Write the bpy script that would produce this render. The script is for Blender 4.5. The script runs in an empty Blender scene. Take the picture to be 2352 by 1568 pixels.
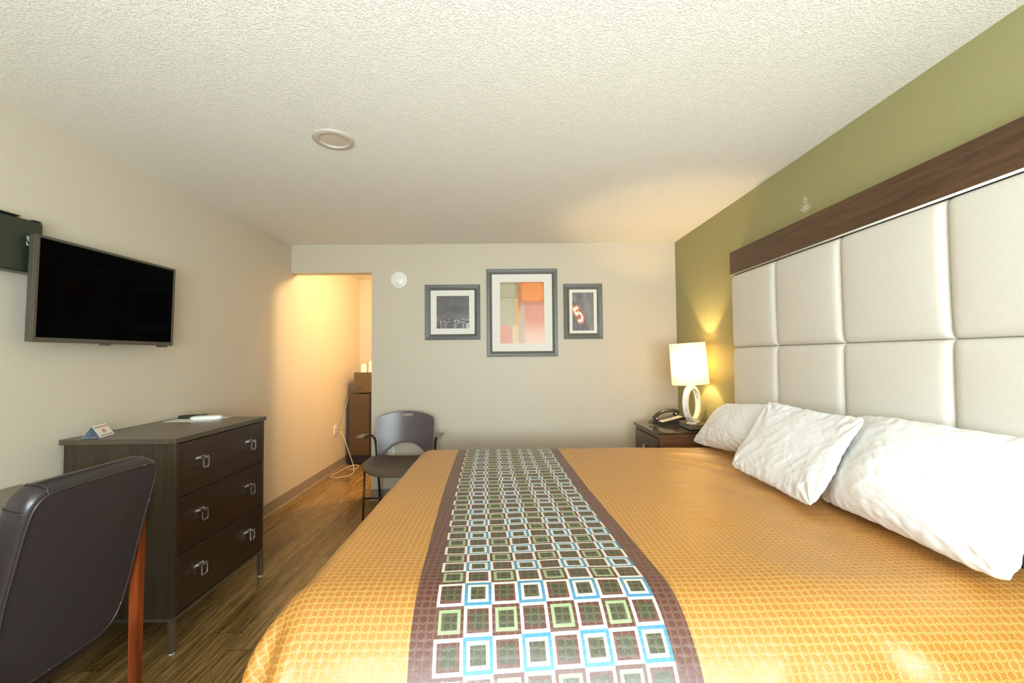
import bpy, bmesh, math, random
from math import sin, cos, pi, hypot, exp, sqrt
from mathutils import Vector, Matrix, noise
random.seed(7)
SC = bpy.context.scene
COL = SC.collection

# ---------------------------------------------------------------- room measures (metres)
XL, XR, YB, H = -2.088, 1.620, 4.077, 2.44      # left wall, right wall, back wall, ceiling
YW = -1.05                                      # window wall behind the camera
YA = 5.95                                       # end of the alcove
DX = -1.315                                     # edge of the opening to the alcove
WT = 0.115                                      # wall thickness

# ================================================================ material helpers
class S:
    """socket wrapper so node maths can be written as expressions"""
    def __init__(s, nt, sock): s.nt, s.s = nt, sock
    def _m(s, op, *a):
        n = s.nt.nodes.new('ShaderNodeMath'); n.operation = op
        for i, v in enumerate((s,) + a):
            if isinstance(v, S): s.nt.links.new(v.s, n.inputs[i])
            else: n.inputs[i].default_value = float(v)
        return S(s.nt, n.outputs[0])
    def __add__(s, o): return s._m('ADD', o)
    def __sub__(s, o): return s._m('SUBTRACT', o)
    def __mul__(s, o): return s._m('MULTIPLY', o)
    def __truediv__(s, o): return s._m('DIVIDE', o)
    def floor(s): return s._m('FLOOR')
    def frac(s): return s._m('FRACT')
    def abs(s): return s._m('ABSOLUTE')
    def sqrt(s): return s._m('SQRT')
    def mod(s, v): return s._m('FLOORED_MODULO', v)
    def lt(s, v): return s._m('LESS_THAN', v)
    def gt(s, v): return s._m('GREATER_THAN', v)
    def max(s, v): return s._m('MAXIMUM', v)
    def min(s, v): return s._m('MINIMUM', v)
    def inv(s): return S(s.nt, s.s)._m('MULTIPLY_ADD', -1, 1)
    def smooth(s, a, b):
        n = s.nt.nodes.new('ShaderNodeMapRange'); n.interpolation_type = 'SMOOTHSTEP'
        s.nt.links.new(s.s, n.inputs[0]); n.inputs[1].default_value = a; n.inputs[2].default_value = b
        return S(s.nt, n.outputs[0])

class Mat:
    def __init__(self, name, color=(.5, .5, .5), rough=.5, metal=0, spec=.5, **kw):
        m = bpy.data.materials.new(name); m.use_nodes = True
        self.m, self.nt = m, m.node_tree
        self.b = self.nt.nodes['Principled BSDF']
        self.out = self.nt.nodes['Material Output']
        self.set('Base Color', (*color, 1)); self.set('Roughness', rough); self.set('Metallic', metal)
        self.set('Specular IOR Level', spec)
        for k, v in kw.items(): self.set(k, v)
    def set(self, k, v):
        if isinstance(v, S): self.nt.links.new(v.s, self.b.inputs[k])
        else: self.b.inputs[k].default_value = v
    def node(self, t): return self.nt.nodes.new(t)
    def coord(self, kind='Object'):
        n = self.node('ShaderNodeTexCoord'); return S(self.nt, n.outputs[kind])
    def uv(self, name):
        n = self.node('ShaderNodeUVMap'); n.uv_map = name; return S(self.nt, n.outputs[0])
    def xyz(self, v):
        n = self.node('ShaderNodeSeparateXYZ'); self.nt.links.new(v.s, n.inputs[0])
        return [S(self.nt, n.outputs[i]) for i in range(3)]
    def comb(self, x, y, z):
        n = self.node('ShaderNodeCombineXYZ')
        for i, v in enumerate((x, y, z)):
            if isinstance(v, S): self.nt.links.new(v.s, n.inputs[i])
            else: n.inputs[i].default_value = v
        return S(self.nt, n.outputs[0])
    def scale(self, v, sx, sy, sz):
        n = self.node('ShaderNodeMapping'); self.nt.links.new(v.s, n.inputs[0])
        n.inputs['Scale'].default_value = (sx, sy, sz); return S(self.nt, n.outputs[0])
    def noise(self, v, sc, detail=3, rough=.5, dist=0):
        n = self.node('ShaderNodeTexNoise'); self.nt.links.new(v.s, n.inputs['Vector'])
        n.inputs['Scale'].default_value = sc; n.inputs['Detail'].default_value = detail
        n.inputs['Roughness'].default_value = rough; n.inputs['Distortion'].default_value = dist
        return S(self.nt, n.outputs[0])
    def voro(self, v, sc):
        n = self.node('ShaderNodeTexVoronoi'); self.nt.links.new(v.s, n.inputs['Vector'])
        n.inputs['Scale'].default_value = sc; return S(self.nt, n.outputs['Distance'])
    def white(self, v):
        n = self.node('ShaderNodeTexWhiteNoise'); n.noise_dimensions = '3D'
        self.nt.links.new(v.s, n.inputs['Vector']); return S(self.nt, n.outputs['Value'])
    def mix(self, f, a, b):
        n = self.node('ShaderNodeMix'); n.data_type = 'RGBA'
        if isinstance(f, S): self.nt.links.new(f.s, n.inputs[0])
        else: n.inputs[0].default_value = f
        for i, v in ((6, a), (7, b)):
            if isinstance(v, S): self.nt.links.new(v.s, n.inputs[i])
            else: n.inputs[i].default_value = (*v, 1)
        return S(self.nt, n.outputs[2])
    def ramp(self, f, stops):
        n = self.node('ShaderNodeValToRGB'); self.nt.links.new(f.s, n.inputs[0])
        e = n.color_ramp.elements
        while len(e) < len(stops): e.new(.5)
        for i, (p, c) in enumerate(stops): e[i].position = p; e[i].color = (*c, 1)
        return S(self.nt, n.outputs[0])
    def bump(self, h, strength=.3, dist=.002):
        n = self.node('ShaderNodeBump'); n.inputs['Strength'].default_value = strength
        n.inputs['Distance'].default_value = dist
        self.nt.links.new(h.s, n.inputs['Height'])
        self.nt.links.new(n.outputs[0], self.b.inputs['Normal'])

def simple(name, color, rough=.5, metal=0, bump=None, spec=.5, **kw):
    m = Mat(name, color, rough, metal, spec, **kw)
    if bump:
        sc, st, d = bump
        m.bump(m.noise(m.coord(), sc, 3), st, d)
    return m.m

# ---- setting materials
def wall_mat(name, col):
    m = Mat(name, col, .48, 0, .35)
    o = m.coord()
    h = m.noise(o, 150, 3, .55) * .7 + m.noise(o, 45, 2) * .5
    m.bump(h, .35, .002)
    return m
M = {}
M['wall'] = wall_mat('beige paint', (.555, .500, .395)).m
M['alcove_wall'] = M['wall']
gm = wall_mat('olive green paint', (.315, .292, .128))
o = gm.coord(); x, y, z = gm.xyz(o)
# scraped paint low on the wall above the headboard: flakes with a shape of their own
fl = gm.noise(gm.scale(o, 1, 60, 140), 1.6, 5, .75)
core = ((y - 2.272) / .026).abs(); vert = ((z - 2.165) / .075).abs()
m1 = (core._m('POWER', 2) + vert._m('POWER', 2)).smooth(.15, 1.0).inv()
m2 = ((((y - 2.268) / .058)._m('POWER', 2)) + (((z - 2.145) / .034)._m('POWER', 2))).smooth(.15, 1.0).inv()
mask = (fl + m1.max(m2) * .17).gt(.70) * m1.max(m2).gt(.03)
gm.set('Base Color', gm.mix(mask, (.315, .292, .128), (.85, .83, .78)))
M['green'] = gm.m
cm = Mat('textured ceiling paint', (.86, .835, .755), .8, 0, .2)
o = cm.coord()
hh = cm.noise(o, 140, 4, .6).smooth(.45, .68) + cm.noise(o, 230, 2) * .3
cm.bump(hh, .55, .0055)
M['ceiling'] = cm.m

fm = Mat('vinyl wood plank', (.2, .13, .07), .3, 0, .6)
o = fm.coord(); x, y, z = fm.xyz(o)
row = ((x + 1.92) / .15).floor(); fx = ((x + 1.92) / .15).frac()
rv = fm.white(fm.comb(row, 3.1, 0))
yy = (y + rv * 7.31) / .92
idn = yy.floor(); fy = yy.frac()
tone = fm.white(fm.comb(row, idn, 1.7))
gr = fm.noise(fm.comb(x * 42 + tone * 30, y * 2.2 + tone * 9, 0), 1.0, 6, .65, 1.2)
gr2 = fm.noise(fm.comb(x * 260, y * 9 + row * 3, tone * 5), 1.0, 3, .6)
g = gr * .75 + gr2 * .25 + (tone - .5) * .10
colf = fm.ramp(g, [(.32, (.040, .022, .006)), (.47, (.170, .098, .028)), (.60, (.320, .195, .070)), (.75, (.50, .34, .16))])
seam = (fx.lt(.012) + fy.lt(.0035)).min(1)
fm.set('Base Color', fm.mix(seam, colf, (.015, .010, .006)))
fm.set('Roughness', gr2 * .18 + .20)
fm.bump(g - seam, .25, .0015)
M['floor'] = fm.m
M['baseboard'] = simple('taupe vinyl baseboard', (.245, .205, .160), .45, bump=(60, .15, .001))
M['white_trim'] = simple('white trim paint', (.8, .8, .78), .4)
M['white_plastic'] = simple('white plastic', (.82, .80, .74), .35)
M['slot'] = simple('black slot', (.02, .02, .02), .6)
M['grey_plug'] = simple('grey plug', (.42, .39, .35), .4)
M['light_trim'] = simple('beige enamel trim', (.52, .465, .39), .4)
M['light_lens'] = simple('frosted lens', (.58, .52, .43), .35)

def wood(name, c0, c1, axis=2, rough=.38, sc=1.0, spec=.5, coat=0):
    m = Mat(name, c0, rough, 0, spec)
    o = m.coord()
    s = [38, 38, 38]; s[axis] = 2.2
    g = m.noise(m.scale(o, *[v * sc for v in s]), 1.0, 5, .6, .8)
    m.set('Base Color', m.ramp(g, [(.3, c0), (.7, c1)]))
    m.bump(g, .08, .0006)
    if coat: m.set('Coat Weight', coat); m.set('Coat Roughness', .12)
    return m.m
M['espresso'] = wood('espresso laminate', (.026, .017, .009), (.052, .034, .018), 2, .33)
M['espresso_top'] = wood('espresso laminate top', (.060, .043, .028), (.100, .074, .048), 1, .30)
M['drawer'] = wood('espresso drawer front', (.022, .010, .005), (.044, .021, .010), 1, .30)
M['ns_wood'] = wood('nightstand laminate', (.028, .017, .011), (.058, .036, .022), 1, .12, spec=.7)
M['ns_side'] = wood('nightstand side', (.075, .036, .018), (.14, .070, .032), 0, .30)
M['desk'] = wood('desk laminate', (.14, .115, .075), (.19, .155, .105), 1, .35)
M['band'] = wood('walnut band', (.050, .024, .010), (.115, .058, .026), 1, .34, 1.2)
M['cherry'] = wood('cherry wood', (.070, .010, .003), (.24, .050, .011), 2, .28, 1.3, coat=.4)
M['alu'] = simple('brushed bronze metal', (.30, .26, .20), .3, .9)
M['chrome'] = simple('satin chrome', (.72, .71, .68), .2, 1)
M['foot'] = simple('white glide', (.8, .8, .78), .4)

lm = Mat('dark brown leather', (.024, .018, .019), .30, 0, .55)
o = lm.coord(); lm.bump(lm.voro(o, 420) + lm.noise(o, 30, 3) * .8, .12, .0012)
M['leather'] = lm.m
lm2 = Mat('vinyl chair back', (.029, .023, .024), .50, 0, .4)
o = lm2.coord(); lm2.bump(lm2.noise(o, 500, 2), .15, .0008)
M['vinyl'] = lm2.m
pm = Mat('leather piping', (.035, .028, .028), .35)
o = pm.coord()
pm.set('Base Color', pm.mix(pm.noise(o, 38, 4, .8).gt(.66), (.03, .024, .024), (.42, .38, .32)))
M['piping_worn'] = pm.m

hm = Mat('ivory linen vinyl', (.66, .61, .515), .55, 0, .35)
o = hm.coord(); 
w = hm.noise(hm.scale(o, 1, 900, 60), 1, 2) + hm.noise(hm.scale(o, 1, 60, 900), 1, 2)
hm.set('Base Color', hm.ramp(w * .5, [(.35, (.610, .580, .510)), (.65, (.700, .670, .595))]))
hm.bump(w, .12, .0008)
M['linen'] = hm.m
M['dark_board'] = simple('charcoal board', (.055, .055, .050), .6)

pil = Mat('white cotton', (.80, .80, .79), .7, 0, .25)
pil.set('Sheen Weight', .15)
o = pil.coord(); cr = ((pil.noise(o, 8, 3, .55, .8) - .5).abs() * 9).min(1); pil.bump(pil.noise(o, 9, 3, .5, .4) + cr * .22, .26, .010)
M['cotton'] = pil.m
M['mattress'] = simple('mattress ticking', (.7, .68, .62), .8)

# ---- bedspread: woven rings everywhere, printed stripe of nested squares
bm_ = Mat('satin bedspread', (.6, .35, .1), .4, 0, .5)
u_, v_, _ = bm_.xyz(bm_.uv('cloth'))
P = .0205
uu = u_ / P; vv = v_ / (P * .92)
s_ = (uu + vv) * .5; t_ = (uu - vv) * .5
sf = (s_ + .5).frac() - .5; tf = (t_ + .5).frac() - .5
d = (sf * sf + tf * tf).sqrt() * 1.41421
thread = (d.smooth(.43, .46) - d.smooth(.50, .53)) + (d.smooth(.58, .605) - d.smooth(.665, .70))
groove = (d.smooth(.37, .40) - d.smooth(.42, .44)) + (d.smooth(.52, .54) - d.smooth(.565, .585)) + (d.smooth(.69, .715) - d.smooth(.75, .79))
x8, y8, _ = bm_.xyz(bm_.uv('runner'))          # x8: 0..8 over the columns, y8: row count
ci = x8.floor(); cj = y8.floor()
fx = (x8.frac() - .5).abs() * 2; fy = (y8.frac() - .5).abs() * 2
q = fx.max(fy)
rowA = cj.mod(2).lt(.5); colO = ci.mod(2).gt(.5)
rowB = rowA.inv(); colE = colO.inv()
outer = q.gt(.77); centre = q.lt(.54); mid = outer.inv() * centre.inv()
WHT, BRN, BLU, LGN, OLV = (.70, .665, .59), (.105, .028, .017), (.040, .235, .400), (.30, .40, .20), (.046, .048, .018)
# outer: A/even white, A/odd blue, B/even brown, B/odd white
cA = bm_.mix(colO, WHT, BLU); cB = bm_.mix(colO, BRN, WHT)
co = bm_.mix(rowB, cA, cB)
cA = bm_.mix(colO, BRN, WHT); cB = bm_.mix(colO, LGN, BRN)
cmid = bm_.mix(rowB, cA, cB)
cell = bm_.mix(outer, cmid, co)
soft = q.smooth(.50, .60).inv()
cell = bm_.mix(soft, cell, OLV)
inside = x8.gt(0) * x8.lt(8)
stripe = x8.gt(-.80) * x8.lt(8.80)
rc = bm_.mix(inside, BRN, cell)
rc_thread = bm_.mix(thread * .16, rc, (.60, .52, .36))
rc_thread = bm_.mix(groove * .18, rc_thread, (.03, .02, .01))
fine = bm_.noise(bm_.scale(bm_.uv('cloth'), 900, 900, 1), 1, 1)
gold = bm_.mix(thread * .85, (.440, .160, .009), (.740, .425, .115))
gold = bm_.mix(groove * .5, gold, (.270, .105, .010))
bm_.set('Base Color', bm_.mix(stripe, gold, rc_thread))
bm_.set('Roughness', (thread * .10 + .32))
bm_.set('Specular IOR Level', .22)
bm_.set('Sheen Weight', .04); bm_.set('Sheen Roughness', .4)
bm_.b.inputs['Sheen Tint'].default_value = (1, .9, .7, 1)
bm_.bump(thread * 1.0 - groove * .6 + fine * .15, .30, .0012)
# satin face of the weave: a soft pale sheen over the dyed threads
_nt = bm_.nt; _g = _nt.nodes.new('ShaderNodeBsdfGlossy'); _g.inputs['Roughness'].default_value = .46
_nt.links.new(bm_.mix(stripe, (1.0, .90, .66), (.80, .80, .84)).s, _g.inputs['Color'])
_m = _nt.nodes.new('ShaderNodeMixShader'); _f = stripe.inv() * .085 + .055; _nt.links.new(_f.s, _m.inputs[0])
_nt.links.new(bm_.b.outputs[0], _m.inputs[1]); _nt.links.new(_g.outputs[0], _m.inputs[2])
_nt.links.new(bm_.b.inputs['Normal'].links[0].from_socket, _g.inputs['Normal'])
_nt.links.new(_m.outputs[0], bm_.out.inputs[0])
M['bedspread'] = bm_.m

M['tv_bezel'] = simple('tv bezel', (.070, .060, .040), .3)
M['tv_side'] = simple('tv housing', (.060, .054, .038), .4)
sm = Mat('tv screen', (.0006, .0006, .0008), .10, 0, .02)
M['tv_screen'] = sm.m
M['receiver'] = simple('receiver housing', (.022, .030, .018), .3)
M['receiver_edge'] = simple('receiver edge', (.18, .22, .18), .28, .6)
M['logo'] = simple('pale logo print', (.36, .42, .36), .5)
M['frame_grey'] = wood('charcoal frame', (.075, .078, .068), (.125, .125, .108), 0, .4)
M['mat_white'] = simple('mat board', (.74, .72, .66), .7)
def vcol(name, rough=.35):
    m = Mat(name, (1, 1, 1), rough, 0, .4)
    n = m.node('ShaderNodeAttribute'); n.attribute_name = 'art'
    m.set('Base Color', S(m.nt, n.outputs['Color'])); return m.m
M['art'] = vcol('printed artwork')
M['brown_plastic'] = simple('dark chair plastic', (.102, .082, .083), .30)
M['seat_plastic'] = simple('brown chair seat', (.095, .070, .052), .36)
M['black_steel'] = simple('black steel', (.022, .018, .014), .35)
M['pad'] = simple('arm pad', (.17, .145, .10), .35)
M['fridge'] = simple('dark fridge enamel', (.075, .045, .018), .35, bump=(200, .1, .0005))
M['fridge_black'] = simple('black gasket', (.012, .008, .006), .5)
M['micro'] = simple('microwave steel', (.115, .075, .032), .35, .2)
M['glass_dark'] = simple('microwave glass', (.06, .03, .01), .1)
M['cup'] = simple('foam cup', (.82, .80, .74), .5)
M['cord_white'] = simple('white cord', (.66, .58, .46), .45)
M['cord_grey'] = simple('grey cord', (.38, .32, .24), .5)
M['phone'] = simple('black phone plastic', (.022, .020, .017), .16)
M['phone_pale'] = simple('phone keypad plate', (.62, .56, .40), .35)
M['lampbox'] = simple('taupe lamp base', (.185, .160, .105), .3, .3)
dm = Mat('distressed white ring', (.8, .78, .7), .45)
o = dm.coord()
dm.set('Base Color', dm.mix(dm.noise(dm.scale(o, 30, 30, 16), 1, 4, .7).gt(.645), (.80, .77, .68), (.16, .12, .08)))
M['ring'] = dm.m
M['paper'] = simple('paper', (.78, .76, .70), .6)
M['card_blue'] = simple('pale blue card', (.42, .50, .60), .6)
M['ink_red'] = simple('red ink', (.42, .05, .03), .6)
M['ink_dark'] = simple('dark ink', (.05, .04, .05), .6)
M['remote_black'] = simple('black remote', (.02, .02, .018), .35)
M['remote_white'] = simple('white remote', (.75, .76, .73), .3)
# lamp shade: cloth that lets the bulb's light through
shm = bpy.data.materials.new('lamp shade cloth'); shm.use_nodes = True
nt = shm.node_tree; nt.nodes.remove(nt.nodes['Principled BSDF'])
df = nt.nodes.new('ShaderNodeBsdfDiffuse'); df.inputs[0].default_value = (.85, .80, .62, 1)
tr = nt.nodes.new('ShaderNodeBsdfTranslucent'); tr.inputs[0].default_value = (.95, .74, .38, 1)
mx = nt.nodes.new('ShaderNodeMixShader'); mx.inputs[0].default_value = .17
nt.links.new(df.outputs[0], mx.inputs[1]); nt.links.new(tr.outputs[0], mx.inputs[2])
nt.links.new(mx.outputs[0], nt.nodes['Material Output'].inputs[0])
M['shade'] = shm
glm = bpy.data.materials.new('window glass'); glm.use_nodes = True
nt = glm.node_tree; nt.nodes.remove(nt.nodes['Principled BSDF'])
t1 = nt.nodes.new('ShaderNodeBsdfTransparent'); g1 = nt.nodes.new('ShaderNodeBsdfGlossy'); g1.inputs['Roughness'].default_value = .02
mx = nt.nodes.new('ShaderNodeMixShader'); mx.inputs[0].default_value = .04
nt.links.new(t1.outputs[0], mx.inputs[1]); nt.links.new(g1.outputs[0], mx.inputs[2])
nt.links.new(mx.outputs[0], nt.nodes['Material Output'].inputs[0])
M['glass'] = glm

# ================================================================ object helpers
def obj(name, bm, mat, parent=None, smooth=False, loc=None, recalc=True):
    me = bpy.data.meshes.new(name)
    if recalc: bmesh.ops.recalc_face_normals(bm, faces=bm.faces)
    bm.to_mesh(me); bm.free()
    if smooth is True:
        for p in me.polygons: p.use_smooth = True
    o = bpy.data.objects.new(name, me); COL.objects.link(o)
    if mat is not None: me.materials.append(mat)
    if smooth == 'auto':
        for p in me.polygons: p.use_smooth = True
        md = o.modifiers.new('split', 'EDGE_SPLIT'); md.split_angle = math.radians(38)
    if parent: o.parent = parent
    if loc: o.location = loc
    return o
def thing(name, label, cat, loc=(0, 0, 0), rotz=0, group=None):
    o = bpy.data.objects.new(name, None); COL.objects.link(o)
    o.location = loc; o.rotation_euler = (0, 0, rotz); o.empty_display_size = .05
    o['label'] = label; o['category'] = cat
    if group: o['group'] = group
    return o
def tag(o, label, cat, group=None):
    o['label'] = label; o['category'] = cat
    if group: o['group'] = group
    return o
def struct(name, bm, mat, smooth=False, **kw):
    o = obj(name, bm, mat, smooth=smooth, **kw); o['kind'] = 'structure'; return o
def box(bm, x0, x1, y0, y1, z0, z1, bev=0, seg=2):
    r = bmesh.ops.create_cube(bm, size=1)
    vs = r['verts']
    for v in vs:
        v.co = Vector(((x0 + x1) / 2 + v.co.x * (x1 - x0), (y0 + y1) / 2 + v.co.y * (y1 - y0), (z0 + z1) / 2 + v.co.z * (z1 - z0)))
    if bev:
        es = list({e for v in vs for e in v.link_edges})
        bmesh.ops.bevel(bm, geom=es, offset=bev, segments=seg, profile=.5, affect='EDGES')
    return bm
def B(*a, bev=0, seg=2): return box(bmesh.new(), *a, bev=bev, seg=seg)
def tube(bm, pts, r, n=8, closed=False, cap=True, flat=1.0):
    pts = [Vector(p) for p in pts]; N = len(pts); rings = []
    up = None
    for i, p in enumerate(pts):
        if closed: t = (pts[(i + 1) % N] - pts[i - 1]).normalized()
        elif i == 0: t = (pts[1] - p).normalized()
        elif i == N - 1: t = (p - pts[-2]).normalized()
        else: t = (pts[i + 1] - pts[i - 1]).normalized()
        if up is None:
            a = Vector((0, 0, 1)) if abs(t.z) < .9 else Vector((1, 0, 0))
            up = (a - t * a.dot(t)).normalized()
        else: up = (up - t * up.dot(t)).normalized()
        s = t.cross(up)
        rr = r[i] if isinstance(r, (list, tuple)) else r
        rings.append([bm.verts.new(p + up * cos(2 * pi * k / n) * rr * flat + s * sin(2 * pi * k / n) * rr) for k in range(n)])
    for i in range(N if closed else N - 1):
        a, b = rings[i], rings[(i + 1) % N]
        for k in range(n): bm.faces.new((a[k], a[(k + 1) % n], b[(k + 1) % n], b[k]))
    if cap and not closed:
        bm.faces.new(rings[0][::-1]); bm.faces.new(rings[-1])
    return bm
def smoothpath(pts, k=8):
    """Catmull-Rom through the points"""
    P_ = [Vector(p) for p in pts]; P_ = [P_[0] * 2 - P_[1]] + P_ + [P_[-1] * 2 - P_[-2]]
    out = []
    for i in range(1, len(P_) - 2):
        a, b, c, d_ = P_[i - 1:i + 3]
        for j in range(k):
            t = j / k
            out.append(.5 * ((2 * b) + (c - a) * t + (2 * a - 5 * b + 4 * c - d_) * t * t + (3 * b - a - 3 * c + d_) * t ** 3))
    out.append(P_[-2]); return out
def lathe(bm, prof, n=40, c=(0, 0, 0), axis='z', closed=False):
    rings = []
    for r, h in prof:
        ring = []
        for k in range(n):
            a = 2 * pi * k / n
            if axis == 'z': co = (c[0] + r * cos(a), c[1] + r * sin(a), c[2] + h)
            else: co = (c[0] + r * cos(a), c[1] + h, c[2] + r * sin(a))
            ring.append(bm.verts.new(co))
        rings.append(ring)
    for i in range(len(rings) - 1):
        a, b = rings[i], rings[i + 1]
        for k in range(n): bm.faces.new((a[k], a[(k + 1) % n], b[(k + 1) % n], b[k]))
    if closed:
        bm.faces.new(rings[0][::-1]); bm.faces.new(rings[-1])
    return bm
def grid(nu, nv, f):
    bm = bmesh.new(); V = [[bm.verts.new(f(i / nu, j / nv)) for j in range(nv + 1)] for i in range(nu + 1)]
    for i in range(nu):
        for j in range(nv): bm.faces.new((V[i][j], V[i + 1][j], V[i + 1][j + 1], V[i][j + 1]))
    return bm
def text_mesh(name, body, size, mat, parent, mtx, depth=.0002):
    cu = bpy.data.curves.new(name, 'FONT'); cu.body = body; cu.size = size
    cu.align_x = 'CENTER'; cu.align_y = 'CENTER'; cu.extrude = depth
    t = bpy.data.objects.new(name, cu); COL.objects.link(t)
    bpy.context.view_layer.update()
    me = bpy.data.meshes.new_from_object(t.evaluated_get(bpy.context.evaluated_depsgraph_get()))
    bpy.data.objects.remove(t); me.name = name
    me.transform(mtx); me.materials.clear(); me.materials.append(mat)
    o = bpy.data.objects.new(name, me); COL.objects.link(o); o.parent = parent
    return o

# ================================================================ the room
struct('floor', B(XL - .15, XR + .15, YW - .15, YA + .15, -.10, 0), M['floor'])
struct('ceiling', B(XL - .15, XR + .15, YW - .15, YA + .15, H, H + .12), M['ceiling'])
struct('wall_left', B(XL - .12, XL, YW - .12, YA + .12, 0, H), M['wall'])
struct('wall_right', B(XR, XR + .12, YW - .12, YB + WT, 0, H), M['green'])
bm = B(DX, XR, YB, YB + WT, 0, H); box(bm, XL, DX, YB, YB + WT, 2.168, H)
struct('wall_back', bm, M['wall'])
AX = -.30
struct('wall_alcove_right', B(AX, AX + .1, YB + WT, YA, 0, H), M['wall'])
struct('wall_alcove_back', B(XL, AX + .1, YA, YA + .12, 0, H), M['wall'])
# window wall behind the camera
wx0, wx1, wz0, wz1 = -1.05, 1.35, .80, 2.18
bm = B(XL, wx0, YW - .12, YW, 0, H); box(bm, wx1, XR, YW - .12, YW, 0, H)
box(bm, wx0, wx1, YW - .12, YW, 0, wz0); box(bm, wx0, wx1, YW - .12, YW, wz1, H)
struct('wall_front', bm, M['wall'])
bm = B(wx0, wx1, YW - .09, YW - .03, wz0, wz0 + .05)
box(bm, wx0, wx1, YW - .09, YW - .03, wz1 - .05, wz1)
box(bm, wx0, wx0 + .05, YW - .09, YW - .03, wz0 + .05, wz1 - .05)
box(bm, wx1 - .05, wx1, YW - .09, YW - .03, wz0 + .05, wz1 - .05)
box(bm, .13, .17, YW - .09, YW - .03, wz0 + .05, wz1 - .05)
win = struct('window_1', bm, M['white_trim'])
g = obj('window_pane', B(wx0 + .05, wx1 - .05, YW - .064, YW - .058, wz0 + .05, wz1 - .05), M['glass'], win)
# baseboards: flat vinyl with a toe curve
def baseboard(name, pts, hgt=.105):
    bm = bmesh.new()
    for (x0, y0, nx, ny, x1, y1) in pts:
        prof = [(0, hgt), (.004, hgt - .001), (.005, .018), (.012, .004), (.014, 0), (0, 0)]
        a = [bm.verts.new((x0 + nx * p, y0 + ny * p, z)) for p, z in prof]
        b = [bm.verts.new((x1 + nx * p, y1 + ny * p, z)) for p, z in prof]
        for i in range(len(prof)):
            j = (i + 1) % len(prof); bm.faces.new((a[i], a[j], b[j], b[i]))
        bm.faces.new(a); bm.faces.new(b[::-1])
    return struct(name, bm, M['baseboard'])
baseboard('baseboard_left', [(XL, YW, 1, 0, XL, YA)])
baseboard('baseboard_back', [(DX, YB, 0, -1, XR, YB), (DX, YB, -1, 0, DX, YB + WT)])
baseboard('baseboard_right', [(XR, YW, -1, 0, XR, YB)])
baseboard('baseboard_alcove', [(XL, YA, 0, -1, AX, YA)])

# recessed light (off)
c = thing('ceiling_light', 'round beige recessed light, switched off, on the textured ceiling', 'ceiling light', (-.863, 2.086, H))
obj('trim_ring', lathe(bmesh.new(), [(.098, 0), (.098, -.004), (.094, -.007), (.074, -.010), (.069, -.008), (.067, -.003), (.067, 0)], 64), M['light_trim'], c, 'auto')
obj('lens', lathe(bmesh.new(), [(.0671, -.0005), (.0671, -.003), (.03, -.0045), (.001, -.005)], 48, closed=True), M['light_lens'], c, 'auto')

# smoke detector
c = thing('smoke_detector', 'round white smoke detector on the wall beside the opening', 'smoke detector', (-1.052, YB, 2.094))
obj('housing', lathe(bmesh.new(), [(.078, 0), (.078, -.012), (.074, -.016), (.062, -.018), (.058, -.032), (.050, -.036), (.001, -.037)], 48, axis='y', closed=True), M['white_plastic'], c, 'auto')
obj('button', lathe(bmesh.new(), [(.007, -.037), (.007, -.039), (.001, -.0395)], 16, c=(-.006, 0, -.035), axis='y', closed=True), M['grey_plug'], c)
obj('indicator', lathe(bmesh.new(), [(.004, -.037), (.004, -.039), (.001, -.0395)], 12, c=(.026, 0, .01), axis='y', closed=True), M['grey_plug'], c)

def outlet(name, label, wall, p):
    """duplex outlet plate; wall 'y' = back wall, 'x' = left wall"""
    c = thing(name, label, 'outlet', p, 0 if wall == 'y' else pi / 2)
    obj('cover_plate', B(-.036, .036, -.006, -.0002, -.058, .058, bev=.003), M['white_plastic'], c)
    for s in (.020, -.020):
        r = obj('receptacle', B(-.0165, .0165, -.0085, -.0055, s - .0145, s + .0145, bev=.003), M['white_plastic'], c)
        bm = B(-.0075, -.0055, -.0089, -.0080, s - .003, s + .006); box(bm, .0055, .0075, -.0089, -.0080, s - .003, s + .006)
        box(bm, -.002, .002, -.0089, -.0080, s - .010, s - .0065)
        obj('slot', bm, M['slot'], r)
    return c
outlet('wall_outlet', 'white duplex outlet on the back wall, seen through the chair back', 'y', (-1.128, YB, .475))
outlet('wall_outlet', 'white duplex outlet with two plugs on the glowing alcove wall', 'x', (XL, 5.12, .486))

# ================================================================ framed pictures
def art_mesh(x0, x1, z0, z1, y, fn, nx, nz):
    bm = grid(nx, nz, lambda a, b: (x0 + (x1 - x0) * a, y, z0 + (z1 - z0) * b))
    for f in bm.faces: pass
    me_col = bm.loops.layers.float_color.new('art')
    for f in bm.faces:
        for l in f.loops:
            u = (l.vert.co.x - x0) / (x1 - x0); v = (l.vert.co.z - z0) / (z1 - z0)
            l[me_col] = (*fn(max(0, min(1, u)), max(0, min(1, v))), 1)
    return bm
def lerp(a, b, t): t = max(0, min(1, t)); return tuple(a[i] * (1 - t) + b[i] * t for i in range(3))
def nz_(u, v, s, o=0): return noise.noise(Vector((u * s + o, v * s - o, o * .37)))
lights = [(random.random(), .165 + random.random() * .11 + .03 * sin(i), random.uniform(.3, 1)) for i in range(70)]
refl = [(random.random(), random.uniform(.006, .02), random.uniform(.3, 1)) for i in range(16)]
def sst(a, b, x):
    t = max(0, min(1, (x - a) / (b - a))); return t * t * (3 - 2 * t)
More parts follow.
